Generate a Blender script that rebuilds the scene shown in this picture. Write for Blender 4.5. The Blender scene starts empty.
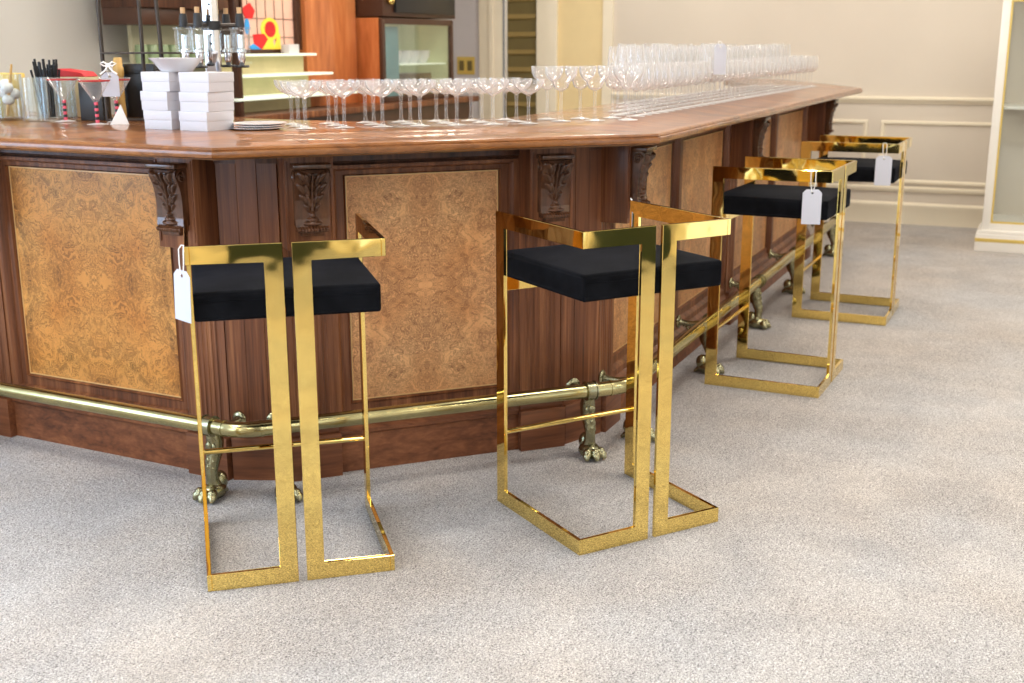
import bpy, bmesh, math, random
from mathutils import Vector, Matrix
random.seed(7)
PI = math.pi
S = bpy.context.scene
COL = S.collection

# ------------------------------------------------------------------ materials
def srgb(r, g, b):
    f = lambda c: (c/255/12.92) if c/255 <= .04045 else ((c/255+.055)/1.055)**2.4
    return (f(r), f(g), f(b), 1)

class NT:
    def __init__(s, name):
        s.m = bpy.data.materials.new(name); s.m.use_nodes = True
        s.t = s.m.node_tree; s.n = s.t.nodes; s.n.clear()
        s.out = s.n.new('ShaderNodeOutputMaterial')
    def new(s, typ, **kw):
        nd = s.n.new(typ)
        for k, v in kw.items():
            if k in nd.inputs.keys(): nd.inputs[k].default_value = v
            else: setattr(nd, k, v)
        return nd
    def link(s, a, b): s.t.links.new(a, b)
    def coords(s, scale=(1, 1, 1), kind='Object', rot=(0, 0, 0)):
        tc = s.new('ShaderNodeTexCoord'); mp = s.new('ShaderNodeMapping')
        mp.inputs['Scale'].default_value = scale; mp.inputs['Rotation'].default_value = rot
        s.link(tc.outputs[kind], mp.inputs['Vector']); return mp.outputs['Vector']
    def noise(s, vec, scale, detail=4, rough=.55, dist=0):
        nd = s.new('ShaderNodeTexNoise'); nd.inputs['Scale'].default_value = scale
        nd.inputs['Detail'].default_value = detail; nd.inputs['Roughness'].default_value = rough
        nd.inputs['Distortion'].default_value = dist
        s.link(vec, nd.inputs['Vector']); return nd
    def ramp(s, fac, stops):
        r = s.new('ShaderNodeValToRGB'); e = r.color_ramp.elements
        e[0].position, e[0].color = stops[0]; e[1].position, e[1].color = stops[-1]
        for p, c in stops[1:-1]:
            x = e.new(p); x.color = c
        s.link(fac, r.inputs['Fac']); return r.outputs['Color']
    def math(s, op, a, b=None):
        nd = s.new('ShaderNodeMath', operation=op)
        for i, v in enumerate((a, b)):
            if v is None: continue
            if isinstance(v, (int, float)): nd.inputs[i].default_value = v
            else: s.link(v, nd.inputs[i])
        return nd.outputs[0]
    def mix(s, fac, a, b, blend='MIX'):
        nd = s.new('ShaderNodeMix', data_type='RGBA', blend_type=blend)
        for sock, v in ((nd.inputs[0], fac), (nd.inputs[6], a), (nd.inputs[7], b)):
            if isinstance(v, (int, float, tuple)): sock.default_value = v
            else: s.link(v, sock)
        return nd.outputs[2]
    def bsdf(s, color=None, rough=.5, metal=0, coat=0, coat_rough=.05, spec=.5, sheen=0, bump=None, bump_d=.002, bump_s=.4, emit=None, emit_s=0):
        b = s.new('ShaderNodeBsdfPrincipled')
        for k, v in (('Base Color', color), ('Roughness', rough), ('Metallic', metal)):
            if v is None: continue
            if isinstance(v, (int, float, tuple)): b.inputs[k].default_value = v
            else: s.link(v, b.inputs[k])
        b.inputs['Coat Weight'].default_value = coat; b.inputs['Coat Roughness'].default_value = coat_rough
        b.inputs['Specular IOR Level'].default_value = spec
        b.inputs['Sheen Weight'].default_value = sheen
        if emit is not None:
            if isinstance(emit, tuple): b.inputs['Emission Color'].default_value = emit
            else: s.link(emit, b.inputs['Emission Color'])
            b.inputs['Emission Strength'].default_value = emit_s
        if bump is not None:
            bp = s.new('ShaderNodeBump'); bp.inputs['Distance'].default_value = bump_d; bp.inputs['Strength'].default_value = bump_s
            s.link(bump, bp.inputs['Height']); s.link(bp.outputs[0], b.inputs['Normal'])
        s.link(b.outputs[0], s.out.inputs['Surface']); return b

def mat_plain(name, c, rough=.5, metal=0, coat=0, var=.06, spec=.5, vs=6, **kw):
    t = NT(name); v = t.coords(); n = t.noise(v, vs, 3)
    d = tuple(max(0, x*(1-var)) for x in c[:3])+(1,); l = tuple(min(1, x*(1+var)) for x in c[:3])+(1,)
    t.bsdf(t.ramp(n.outputs['Fac'], [(.3, d), (.7, l)]), rough, metal, coat, spec=spec, **kw); return t.m

def mat_wood(name, dark, mid, light, scale=(34, 34, 1.1), rough=.45, coat=.12, coat_rough=.12, bump=True):
    t = NT(name); v = t.coords(scale)
    n = t.noise(v, 1.0, 6, .6, .4); n2 = t.noise(t.coords(tuple(x*4 for x in scale)), 1.0, 3)
    n3 = t.noise(t.coords(tuple(x*.22 for x in scale)), 1.0, 2)
    f = t.math('ADD', t.math('MULTIPLY', n.outputs['Fac'], .5), t.math('ADD', t.math('MULTIPLY', n2.outputs['Fac'], .2), t.math('MULTIPLY', n3.outputs['Fac'], .3)))
    c = t.ramp(f, [(.36, dark), (.5, mid), (.64, light)])
    t.bsdf(c, rough, 0, coat, coat_rough, spec=.3, **(dict(bump=n2.outputs['Fac'], bump_d=.0004, bump_s=.2) if bump else {})); return t.m

def mat_burl(name, base, light, dark, sc=1.0):
    """book-matched burl veneer: mirrored about the panel's middle in both directions"""
    t = NT(name); tc = t.new('ShaderNodeTexCoord'); ab = t.new('ShaderNodeVectorMath', operation='ABSOLUTE')
    t.link(tc.outputs['Object'], ab.inputs[0]); v = ab.outputs[0]
    w = t.noise(v, 4.5*sc, 4, .6)
    va = t.new('ShaderNodeVectorMath', operation='MULTIPLY_ADD'); t.link(w.outputs['Color'], va.inputs[0])
    va.inputs[1].default_value = (.42, .42, .42); t.link(v, va.inputs[2]); wv = va.outputs[0]
    n1 = t.noise(wv, 8*sc, 5, .62, 1.5); n2 = t.noise(wv, 12*sc, 4, .6, 1.8); n3 = t.noise(wv, 25*sc, 3, .6, 1.0); big = t.noise(v, 3.2*sc, 3, .5)
    base_c = t.ramp(big.outputs['Fac'], [(.34, base), (.66, light)])
    line = lambda n, c, wd: t.math('SUBTRACT', 1.0, t.math('MINIMUM', t.math('DIVIDE', t.math('ABSOLUTE', t.math('SUBTRACT', n.outputs['Fac'], c)), wd), 1.0))
    l1 = t.math('MAXIMUM', line(n1, .44, .034), line(n1, .53, .026)); l2 = t.math('MAXIMUM', line(n2, .45, .055), t.math('MULTIPLY', line(n2, .57, .05), .9)); l3 = line(n3, .38, .09)
    patch = t.ramp(t.noise(wv, 6*sc, 3, .6).outputs['Fac'], [(.40, (0, 0, 0, 1)), (.58, (1, 1, 1, 1))])
    lines = t.math('MAXIMUM', t.math('MULTIPLY', l1, .66), t.math('MULTIPLY', t.math('MAXIMUM', l2, t.math('MULTIPLY', l3, .9)), t.math('ADD', .08, t.math('MULTIPLY', patch, .80))))
    sh = t.ramp(t.noise(wv, 5*sc, 4, .6).outputs['Fac'], [(.35, (.88, .83, .78, 1)), (.6, (1, 1, 1, 1))])
    c = t.mix(lines, t.mix(1.0, base_c, sh, 'MULTIPLY'), dark)
    vor = t.new('ShaderNodeTexVoronoi', feature='F1'); vor.inputs['Scale'].default_value = 6.5*sc; t.link(wv, vor.inputs['Vector'])
    rings = t.math('ABSOLUTE', t.math('SINE', t.math('MULTIPLY', vor.outputs['Distance'], 60.0)))
    eye = t.math('MULTIPLY', t.math('LESS_THAN', vor.outputs['Distance'], .17), t.math('MULTIPLY', t.math('SUBTRACT', 1.0, rings), .7))
    c = t.mix(eye, c, dark)
    t.bsdf(c, .4, 0, .12, .12, spec=.35); return t.m

def mat_metal(name, c, rough, var=.12, bump=None):
    t = NT(name); v = t.coords(); n = t.noise(v, 9, 4)
    d = tuple(x*(1-var) for x in c[:3])+(1,)
    rr = t.math('ADD', rough*.7, t.math('MULTIPLY', n.outputs['Fac'], rough*.6))
    kw = {}
    if bump:
        kw = dict(bump=t.noise(v, bump[0], 2).outputs['Fac'], bump_d=bump[1], bump_s=.35)
    t.bsdf(t.ramp(n.outputs['Fac'], [(.3, d), (.7, c)]), rr, 1, **kw); return t.m

def mat_glass(name, tint=(1, 1, 1, 1), edge=1.0, base=.03, glow=.0):
    t = NT(name); lw = t.new('ShaderNodeLayerWeight'); lw.inputs['Blend'].default_value = .32
    tr = t.new('ShaderNodeBsdfTransparent'); tr.inputs[0].default_value = tint
    gl = t.new('ShaderNodeBsdfGlossy'); gl.inputs['Roughness'].default_value = .03
    n = t.noise(t.coords(), 40, 2)
    bp = t.new('ShaderNodeBump'); bp.inputs['Distance'].default_value = .0008; bp.inputs['Strength'].default_value = .3
    t.link(n.outputs['Fac'], bp.inputs['Height']); t.link(bp.outputs[0], gl.inputs['Normal'])
    f = t.math('MINIMUM', t.math('ADD', base, t.math('MULTIPLY', t.math('POWER', lw.outputs['Facing'], 1.6), edge)), .9)
    mx = t.new('ShaderNodeMixShader'); t.link(f, mx.inputs[0]); t.link(tr.outputs[0], mx.inputs[1])
    if glow:
        df = t.new('ShaderNodeBsdfDiffuse'); df.inputs[0].default_value = (.97, .97, .98, 1)
        m2 = t.new('ShaderNodeMixShader'); m2.inputs[0].default_value = glow
        t.link(gl.outputs[0], m2.inputs[1]); t.link(df.outputs[0], m2.inputs[2]); t.link(m2.outputs[0], mx.inputs[2])
    else: t.link(gl.outputs[0], mx.inputs[2])
    t.link(mx.outputs[0], t.out.inputs['Surface']); return t.m

def mat_carpet():
    t = NT('carpet'); v = t.coords()
    f = t.noise(v, 170, 2, .7, .3); m = t.noise(v, 48, 2, .6); g = t.noise(v, 1.7, 3, .55); h = t.noise(v, 340, 2, .8)
    fine = t.math('ADD', t.math('MULTIPLY', f.outputs['Fac'], .6), t.math('MULTIPLY', h.outputs['Fac'], .4))
    mixf = t.math('ADD', t.math('MULTIPLY', fine, .78), t.math('ADD', t.math('MULTIPLY', m.outputs['Fac'], .12), t.math('MULTIPLY', g.outputs['Fac'], .10)))
    c = t.ramp(mixf, [(.38, srgb(106, 101, 100)), (.47, srgb(183, 178, 175)), (.53, srgb(210, 204, 200)), (.62, srgb(250, 246, 243))])
    q = t.noise(v, 5.5, 4, .6, .6); tone = t.ramp(t.noise(v, .9, 3, .6).outputs['Fac'], [(.38, (.93, .965, 1.0, 1)), (.62, (1.0, .97, .93, 1))])
    shade = t.ramp(q.outputs['Fac'], [(.36, (.90, .90, .905, 1)), (.58, (1, 1, 1, 1))])
    c = t.mix(1.0, t.mix(1.0, c, shade, 'MULTIPLY'), tone, 'MULTIPLY')
    t.bsdf(c, .95, 0, 0, spec=.08, bump=t.math('ADD', f.outputs['Fac'], m.outputs['Fac']), bump_d=.008, bump_s=.8); return t.m

def mat_velvet():
    t = NT('black_velvet'); v = t.coords(); n = t.noise(v, 14, 4, .6); f = t.noise(v, 500, 2)
    c = t.ramp(n.outputs['Fac'], [(.35, (.003, .0032, .0042, 1)), (.7, (.008, .0085, .011, 1))])
    b = t.bsdf(c, .85, spec=.06, sheen=.05, bump=f.outputs['Fac'], bump_d=.0006)
    b.inputs['Sheen Tint'].default_value = srgb(110, 130, 175); b.inputs['Sheen Roughness'].default_value = .35; return t.m

M = {}
M['carpet'] = mat_carpet()
M['walnut'] = mat_wood('walnut', srgb(66, 36, 21), srgb(112, 66, 39), srgb(156, 102, 64))
M['walnut_dark'] = mat_wood('walnut_dark', srgb(44, 26, 18), srgb(76, 46, 32), srgb(104, 67, 46))
M['walnut_red'] = mat_wood('walnut_red', srgb(78, 44, 26), srgb(124, 76, 47), srgb(168, 114, 74))
M['plinth'] = mat_wood('plinth_walnut', srgb(80, 46, 29), srgb(120, 72, 45), srgb(150, 96, 62), scale=(2, 30, 30))
M['top'] = mat_wood('varnished_counter', srgb(92, 54, 24), srgb(134, 82, 38), srgb(160, 104, 54), scale=(3, 26, 26), rough=.38, coat=.65, coat_rough=.05, bump=False)
M['burl_gold'] = mat_burl('burl_gold', srgb(210, 140, 66), srgb(228, 168, 90), srgb(58, 30, 14))
M['burl'] = mat_burl('burl', srgb(228, 166, 108), srgb(242, 192, 136), srgb(110, 64, 36), 1.2)
M['inlay'] = mat_plain('inlay_strip', srgb(214, 172, 112), .35, coat=.3)
M['carved'] = mat_wood('carved_walnut', srgb(58, 35, 22), srgb(94, 59, 38), srgb(130, 87, 58), scale=(20, 20, 5), rough=.26, coat=.5, coat_rough=.1)
M['brass'] = mat_metal('polished_brass', (.94, .70, .225, 1), .04, .05, (5, .006))
M['brass_old'] = mat_metal('aged_brass', (.56, .50, .25, 1), .2, .35)
M['brass_cast'] = mat_metal('cast_brass', (.44, .42, .26, 1), .25, .45, (60, .004))
M['velvet'] = mat_velvet()
M['glass'] = mat_glass('clear_glass', (.998, .998, .998, 1), 1.25, .07, .55)
M['glass_martini'] = mat_glass('martini_glass_clear', (.995, .995, .995, 1), .8, .03, .3)
M['glass_thin'] = mat_glass('pane_glass', (.97, .99, .985, 1), .5, .05)
M['glass_vase'] = mat_glass('vase_glass', (.95, .975, .975, 1), .8, .05, .25)
M['chrome'] = mat_metal('chrome', (.86, .88, .92, 1), .08)
M['black'] = mat_plain('black_plastic', (.012, .012, .014, 1), .35)
M['dark_metal'] = mat_plain('dark_metal', srgb(66, 58, 52), .4, .6)
M['card'] = mat_plain('white_card', srgb(204, 206, 218), .55, var=.02)
M['card_pink'] = mat_plain('pink_card_edge', srgb(214, 120, 150), .6)
M['string'] = mat_plain('white_string', srgb(245, 243, 240), .8)
M['box'] = mat_plain('white_gift_box', srgb(206, 205, 211), .5, var=.03)
M['porcelain'] = mat_plain('white_porcelain', srgb(214, 214, 218), .2, coat=.4, var=.02)
M['wall'] = mat_plain('beige_wall_paint', srgb(214, 204, 190), .75, var=.025, vs=1.2)
M['wall_cream'] = mat_plain('cream_wall', srgb(238, 216, 166), .75, var=.02)  # cream tone for the far-wall stretch around the louvred door
M['wall_cool'] = mat_plain('lavender_wall', srgb(208, 204, 208), .75, var=.02)  # lavender tone for the far-wall stretch next to the fridge
M['trim'] = mat_plain('cream_trim_paint', srgb(240, 230, 208), .45, var=.02)
M['wall_pale'] = mat_plain('pale_wall_paint', srgb(216, 213, 206), .75, var=.02, vs=1.2)
M['ceiling'] = mat_plain('white_ceiling_paint', srgb(244, 242, 236), .8, var=.02)
M['louvre'] = mat_plain('olive_louvre', srgb(150, 128, 74), .55)
M['louvre_dark'] = mat_plain('olive_dark', srgb(112, 98, 56), .6)
M['white_paint'] = mat_plain('white_cabinet_paint', srgb(238, 234, 226), .4, var=.02)
M['gold_line'] = mat_plain('gold_line', srgb(222, 194, 104), .35, .3)
M['mahogany'] = mat_wood('mahogany', srgb(158, 84, 42), srgb(198, 118, 68), srgb(220, 148, 94), scale=(9, 9, 1.2), rough=.3, coat=.5)
M['pale_lit'] = mat_plain('lit_glass_shelf', srgb(232, 240, 224), .3, var=.02, emit=srgb(226, 240, 222), emit_s=.45)
M['gold_back'] = mat_plain('gold_back_panel', srgb(196, 180, 138), .5, var=.1)
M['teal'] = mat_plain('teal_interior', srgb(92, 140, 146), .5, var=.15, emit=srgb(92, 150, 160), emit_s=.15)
M['fridge_in'] = mat_plain('pale_green_interior', srgb(176, 184, 150), .5, var=.1, emit=srgb(180, 190, 150), emit_s=.25)  # emission here and in the teal stands in for a fridge lamp
M['brown'] = mat_plain('dark_brown_lacquer', srgb(70, 42, 28), .35, var=.12)
M['pink_glass'] = mat_plain('pink_stained_glass', srgb(226, 180, 160), .25, var=.1, emit=srgb(230, 180, 160), emit_s=.22)  # emission of all the stained glass colours stands in for a backlight
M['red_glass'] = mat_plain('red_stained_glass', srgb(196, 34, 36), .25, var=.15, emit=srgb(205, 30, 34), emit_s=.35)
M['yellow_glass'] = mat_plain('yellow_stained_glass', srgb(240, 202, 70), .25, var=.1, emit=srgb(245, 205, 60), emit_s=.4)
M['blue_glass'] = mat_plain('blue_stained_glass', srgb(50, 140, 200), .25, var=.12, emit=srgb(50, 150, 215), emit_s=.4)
M['lead'] = mat_plain('lead_came', srgb(120, 96, 82), .5)
M['green_glass'] = mat_plain('green_bottle_glass', srgb(140, 158, 120), .2, var=.1)
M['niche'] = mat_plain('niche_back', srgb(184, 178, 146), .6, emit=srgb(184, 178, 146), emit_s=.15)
M['pink'] = mat_plain('pink_enamel', srgb(226, 92, 110), .25)
M['red'] = mat_plain('red_paper', srgb(190, 40, 44), .6)
M['gold'] = mat_plain('gold_bamboo', srgb(200, 160, 92), .45)
M['copper'] = mat_plain('copper_brown', srgb(150, 104, 66), .4, .3)
M['paper'] = mat_plain('white_paper', srgb(222, 219, 216), .7, var=.02)
M['cork'] = mat_plain('cork', srgb(196, 158, 116), .8)
M['door_green'] = mat_plain('dark_green_door_paint', srgb(38, 52, 40), .35)
M['lamp'] = mat_plain('luminous_diffuser', (1, .97, .9, 1), .4, emit=(1, .95, .86, 1), emit_s=1.5)
M['sky_glass'] = mat_plain('frosted_window', (.7, .8, .95, 1), .4, emit=(.72, .85, 1, 1), emit_s=.9)

# ------------------------------------------------------------------ mesh builder
class MB:
    def __init__(s): s.b = bmesh.new()
    def _faces(s, vs, fs):
        v = [s.b.verts.new(p) for p in vs]
        for f in fs:
            try: s.b.faces.new([v[i] for i in f])
            except ValueError: pass
        return v
    def box(s, x0, x1, y0, y1, z0, z1, bevel=0, seg=2):
        vs = [(x, y, z) for x in (x0, x1) for y in (y0, y1) for z in (z0, z1)]
        v = s._faces(vs, [(0, 1, 3, 2), (4, 6, 7, 5), (0, 4, 5, 1), (2, 3, 7, 6), (0, 2, 6, 4), (1, 5, 7, 3)])
        if bevel:
            es = list({e for q in v for e in q.link_edges})
            bmesh.ops.bevel(s.b, geom=es, offset=bevel, segments=seg, profile=.6, affect='EDGES')
        return s
    def prism(s, poly, a0, a1, axis='z', bevel=0):
        """extrude a 2-D polygon along an axis; poly is (x,y) / (y,z) for x / (x,z) for y"""
        def P(p, a): return {'z': (p[0], p[1], a), 'x': (a, p[0], p[1]), 'y': (p[0], a, p[1])}[axis]
        n = len(poly); lo = [s.b.verts.new(P(p, a0)) for p in poly]; hi = [s.b.verts.new(P(p, a1)) for p in poly]
        fs = [s.b.faces.new(lo[::-1]), s.b.faces.new(hi)]
        for i in range(n): fs.append(s.b.faces.new((lo[i], lo[(i+1) % n], hi[(i+1) % n], hi[i])))
        if bevel:
            es = list({e for f in fs for e in f.edges})
            bmesh.ops.bevel(s.b, geom=es, offset=bevel, segments=1, profile=.5, affect='EDGES')
        return s
    def lathe(s, prof, c=(0, 0, 0), seg=24, closed=False):
        rings = []
        for r, z in prof:
            if r < 1e-5: rings.append([s.b.verts.new((c[0], c[1], c[2]+z))])
            else: rings.append([s.b.verts.new((c[0]+r*math.cos(2*PI*k/seg), c[1]+r*math.sin(2*PI*k/seg), c[2]+z)) for k in range(seg)])
        pairs = list(zip(rings, rings[1:]))
        if closed: pairs.append((rings[-1], rings[0]))
        for a, b in pairs:
            for k in range(seg):
                q = [a[k % len(a)], a[(k+1) % len(a)], b[(k+1) % len(b)], b[k % len(b)]]
                q = list(dict.fromkeys(q))
                if len(q) > 2:
                    try: s.b.faces.new(q)
                    except ValueError: pass
        return s
    def tube(s, pts, rad, seg=10, cap=True, squash=None):
        pts = [Vector(p) for p in pts]; n = len(pts)
        rad = rad if isinstance(rad, (list, tuple)) else [rad]*n
        up = None; rings = []
        for i, p in enumerate(pts):
            t = (pts[min(i+1, n-1)]-pts[max(i-1, 0)]).normalized()
            if up is None:
                up = Vector((0, 0, 1)) if abs(t.z) < .9 else Vector((1, 0, 0))
            u = (up-t*up.dot(t)).normalized(); w = t.cross(u); up = u
            r = rad[i]; ru, rw = (r, r) if not isinstance(r, tuple) else r
            rings.append([s.b.verts.new(p+u*ru*math.cos(2*PI*k/seg)+w*rw*math.sin(2*PI*k/seg)) for k in range(seg)])
        for a, b in zip(rings, rings[1:]):
            for k in range(seg): s.b.faces.new((a[k], a[(k+1) % seg], b[(k+1) % seg], b[k]))
        if cap: s.b.faces.new(rings[0][::-1]); s.b.faces.new(rings[-1])
        return s
    def ball(s, c, r, seg=10):
        rx, ry, rz = r if isinstance(r, tuple) else (r, r, r)
        res = bmesh.ops.create_uvsphere(s.b, u_segments=seg, v_segments=max(6, seg-2), radius=1)
        for v in res['verts']: v.co = Vector((c[0]+v.co.x*rx, c[1]+v.co.y*ry, c[2]+v.co.z*rz))
        return s
    def grid(s, fn, nu, nv, wrap=False):
        g = [[s.b.verts.new(fn(i/(nu-1), j/(nv-1))) for j in range(nv)] for i in range(nu)]
        for i in range(nu-1):
            for j in range(nv-1): s.b.faces.new((g[i][j], g[i+1][j], g[i+1][j+1], g[i][j+1]))
        return s
    def loft(s, loops, close=True):
        rs = [[s.b.verts.new(p) for p in l] for l in loops]; n = len(rs[0])
        for a, b in zip(rs, rs[1:]):
            for k in range(n if close else n-1): s.b.faces.new((a[k], a[(k+1) % n], b[(k+1) % n], b[k]))
        return s, rs
    def xf(s, m):
        bmesh.ops.transform(s.b, matrix=m, verts=s.b.verts[:]); return s
    def build(s, name, mat, parent=None, loc=(0, 0, 0), rz=0, smooth=40, kind=None, label=None):
        bmesh.ops.recalc_face_normals(s.b, faces=s.b.faces[:])
        me = bpy.data.meshes.new(name); s.b.to_mesh(me); s.b.free()
        me.materials.append(mat)
        if smooth:
            me.shade_smooth(); me.set_sharp_from_angle(angle=math.radians(smooth))
        o = bpy.data.objects.new(name, me); COL.objects.link(o)
        o.location = loc; o.rotation_euler = (0, 0, rz)
        if parent: o.parent = parent
        if kind: o['kind'] = kind
        if label: o['label'] = label
        return o

def tag(o, label, cat, group=None):
    o['label'] = label; o['category'] = cat
    if group: o['group'] = group
    return o
def thing(name, label, cat, loc=(0, 0, 0), rz=0, group=None):
    o = bpy.data.objects.new(name, None); COL.objects.link(o); o.empty_display_size = .05
    o.location = loc; o.rotation_euler = (0, 0, rz)
    return tag(o, label, cat, group)
def dup(root, loc, rz=0, label=None, group=None):
    r = root.copy(); COL.objects.link(r); r.location = loc; r.rotation_euler = (0, 0, rz)
    if label: r['label'] = label
    if group: r['group'] = group
    for ch in list(root.children):
        c = ch.copy(); COL.objects.link(c); c.parent = r
        for g in list(ch.children):
            d = g.copy(); COL.objects.link(d); d.parent = c
    return r

# ------------------------------------------------------------------ plan of the place
CAM_H = 1.428
E1 = Vector((.409, .9125)); E2 = Vector((.9125, -.409)); AZ_R = math.atan2(.9125, .409)
AZ = {'L': math.radians(-26.54), 'F': math.radians(21.35), 'R': math.radians(65.85), 'G': math.radians(91)}
LF, LR, LG, LL = 1.239, 4.45, 1.3, 2.35
PA = Vector((-.852, 3.709)); dirv = lambda a: Vector((math.cos(a), math.sin(a)))
PB = PA+dirv(AZ['F'])*LF; PC = PB+dirv(AZ['R'])*LR
ORG = {'L': PA, 'F': PA, 'R': PB, 'G': PC}
def seg_pt(sg, t, o, z=None):
    d = dirv(AZ[sg]); n = Vector((d.y, -d.x)); p = ORG[sg]+d*t+n*o
    return p if z is None else Vector((p.x, p.y, z))
ORDER = ['L', 'F', 'R', 'G']
def mitre_line(o):
    """plan polyline of the bar front at outward offset o, with true mitres"""
    pts = [seg_pt('L', -LL, o)]
    for a, b in zip(ORDER, ORDER[1:]):
        P = ORG[b]; da, db = dirv(AZ[a]), dirv(AZ[b]); na, nb = Vector((da.y, -da.x)), Vector((db.y, -db.x))
        m = (na+nb); m = m/(m.dot(na)); pts.append(P+m*o)
    pts.append(seg_pt('G', LG, o)); return pts
TOP_Z = 1.165
def inner_line(w):
    """plan polyline at distance w in from the counter edge; the left run is deeper than the others"""
    off = {k: .256-w for k in ORDER}
    if w > .3: off['L'] = .256-(w+(w-.3)*.55)
    pts = [seg_pt('L', -LL, off['L'])]
    for a, b in zip(ORDER, ORDER[1:]):
        p, q = seg_pt(a, 0, off[a]), seg_pt(b, 0, off[b]); da, db = dirv(AZ[a]), dirv(AZ[b])
        t = ((q.x-p.x)*db.y-(q.y-p.y)*db.x)/(da.x*db.y-da.y*db.x)
        pts.append(p+da*t)
    pts.append(seg_pt('G', LG, off['G'])); return pts

# ------------------------------------------------------------------ room shell
WALL_D = -5.13            # wall behind the bar, along E2
def room():
    rz = AZ_R
    o = Vector((0, 0))
    def wl(name, mat, x0, x1, y0, y1, z0, z1):   # room frame: local x = E1, local y = -E2
        return MB().box(x0, x1, y0, y1, z0, z1).build(name, mat, None, (0, 0, 0), rz, 0, 'structure')
    W = 10.10; BK = -1.2; RT = 3.7; Hc = 2.9; LFT = -WALL_D
    wl('floor', M['carpet'], BK-.1, W+.1, -RT-.1, LFT+.1, -.1, 0)
    wl('ceiling', M['ceiling'], BK-.1, W+.1, -RT-.1, LFT+.1, Hc, Hc+.1)
    wl('wall_left', M['wall_pale'], BK-.1, W+.1, LFT, LFT+.1, 0, Hc)
    wl('wall_right', M['wall'], BK-.1, W+.1, -RT-.1, -RT, 0, Hc)
    wl('wall_front', M['wall'], BK-.1, BK, -RT, LFT, 0, Hc)
    # far wall: t measured from the reference point towards the left
    e2_0 = Vector((2.792, 9.82)).dot(E2)         # local y = -e2
    Y = lambda t: -(e2_0)+t
    wl('wall_back', M['wall'], W, W+.1, -RT, Y(2.1), 0, Hc)
    wl('wall_back_cream', M['wall_cream'], W, W+.1, Y(2.1), Y(2.70), 0, Hc)
    wl('wall_back_cool', M['wall_cool'], W, W+.1, Y(3.25), LFT, 0, Hc)
    wl('wall_back_header', M['wall_cream'], W, W+.1, Y(2.70), Y(3.25), 2.3, Hc)
    k = [0]
    def trim(m, name=None):
        k[0] += 1; return m.build(name or 'trim_%d' % k[0], M['trim'], None, (0, 0, 0), rz, 40, 'structure')
    # chair rail, dado mouldings, skirting on the far wall
    y0, y1 = -RT, Y(2.1)
    prof = lambda pts: [(W-a, z) for a, z in pts]
    def run(pts, ya, yb, name=None):
        m = MB(); n = len(pts)
        P = prof(pts); m.prism(P, ya, yb, 'y'); return trim(m, name)
    run([(0, .965), (.012, .97), (.018, .985), (.034, 1.0), (.034, 1.014), (.02, 1.02), (0, 1.022)], y0, y1)
    run([(0, .262), (.014, .266), (.022, .28), (.022, .296), (.01, .305), (0, .307)], y0, y1)
    run([(0, 0), (.018, 0), (.018, .125), (.026, .14), (.026, .16), (.012, .175), (0, .178)], y0, y1, 'baseboard_back')
    def frame(ya, yb, za, zb):
        m = MB(); ya, yb = min(ya, yb), max(ya, yb); q = [(0, .0), (.004, .016), (.02, .018), (.028, .008), (.034, 0)]
        loops = []
        for ins, h in q:
            loops.append([(W-h, ya+ins, za+ins), (W-h, yb-ins, za+ins), (W-h, yb-ins, zb-ins), (W-h, ya+ins, zb-ins)])
        m.loft(loops); return trim(m)
    frame(Y(-.125), Y(1.2), .33, .832); frame(Y(-.229), Y(-1.55), .33, .832); frame(Y(-1.66), Y(-2.9), .33, .832)
    # corner bead between the beige and the cream wall
    trim(MB().box(W-.03, W, Y(2.08), Y(2.17), 0, Hc))
    # casing round the louvred door
    trim(MB().box(W-.035, W, Y(2.60), Y(2.80), 0, 2.3, .008)); trim(MB().box(W-.035, W, Y(3.14), Y(3.37), 0, 2.3, .008))
    trim(MB().box(W-.035, W, Y(2.60), Y(3.37), 2.3, 2.45, .008))
    trim(MB().box(W-.05, W, Y(3.22), Y(3.27), 0, 2.3, .008))
    d = MB().box(W+.02, W+.05, Y(2.8), Y(3.14), 0, 2.3)
    d = d.build('door_1', M['louvre_dark'], None, (0, 0, 0), rz, 0, 'structure')
    sl = MB()
    for i in range(14):
        z = .1+i*.155
        sl.prism([(W+.02, z), (W+.02, z+.03), (W-.005, z+.05), (W-.005, z+.012)], Y(2.82), Y(3.10), 'y')
    sl.build('louvre_panel', M['louvre'], d)
    MB().box(W-.03, W, Y(3.095), Y(3.115), 1.12, 2.1, .004).build('door_pull', M['white_paint'], d)
    dd = MB().box(BK+.0, BK+.045, -2.2, -1.2, 0, 2.25, .004).build('unseen_door_2', M['door_green'], None, (0, 0, 0), rz, 40, 'structure')  # dark door out of view, added for the brass to reflect
    for ya, yb in ((-2.12, -1.75), (-1.65, -1.28)):
        for za, zb in ((.2, .9), (1.05, 2.1)): MB().box(BK+.04, BK+.055, ya, yb, za, zb, .01).build('door_panel', M['door_green'], dd)
    # skirting on the other walls
    for nm, a in (('baseboard_left', (BK, W, LFT-.018, LFT, 0, .15)), ('baseboard_right', (BK, W, -RT, -RT+.018, 0, .15)), ('baseboard_front', (BK, BK+.018, -RT, LFT, 0, .15))):
        MB().box(*a, .004).build(nm, M['trim'], None, (0, 0, 0), rz, 40, 'structure')
    # unseen windows round the viewpoint (they light the room and show in the brass)
    n = 0
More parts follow.
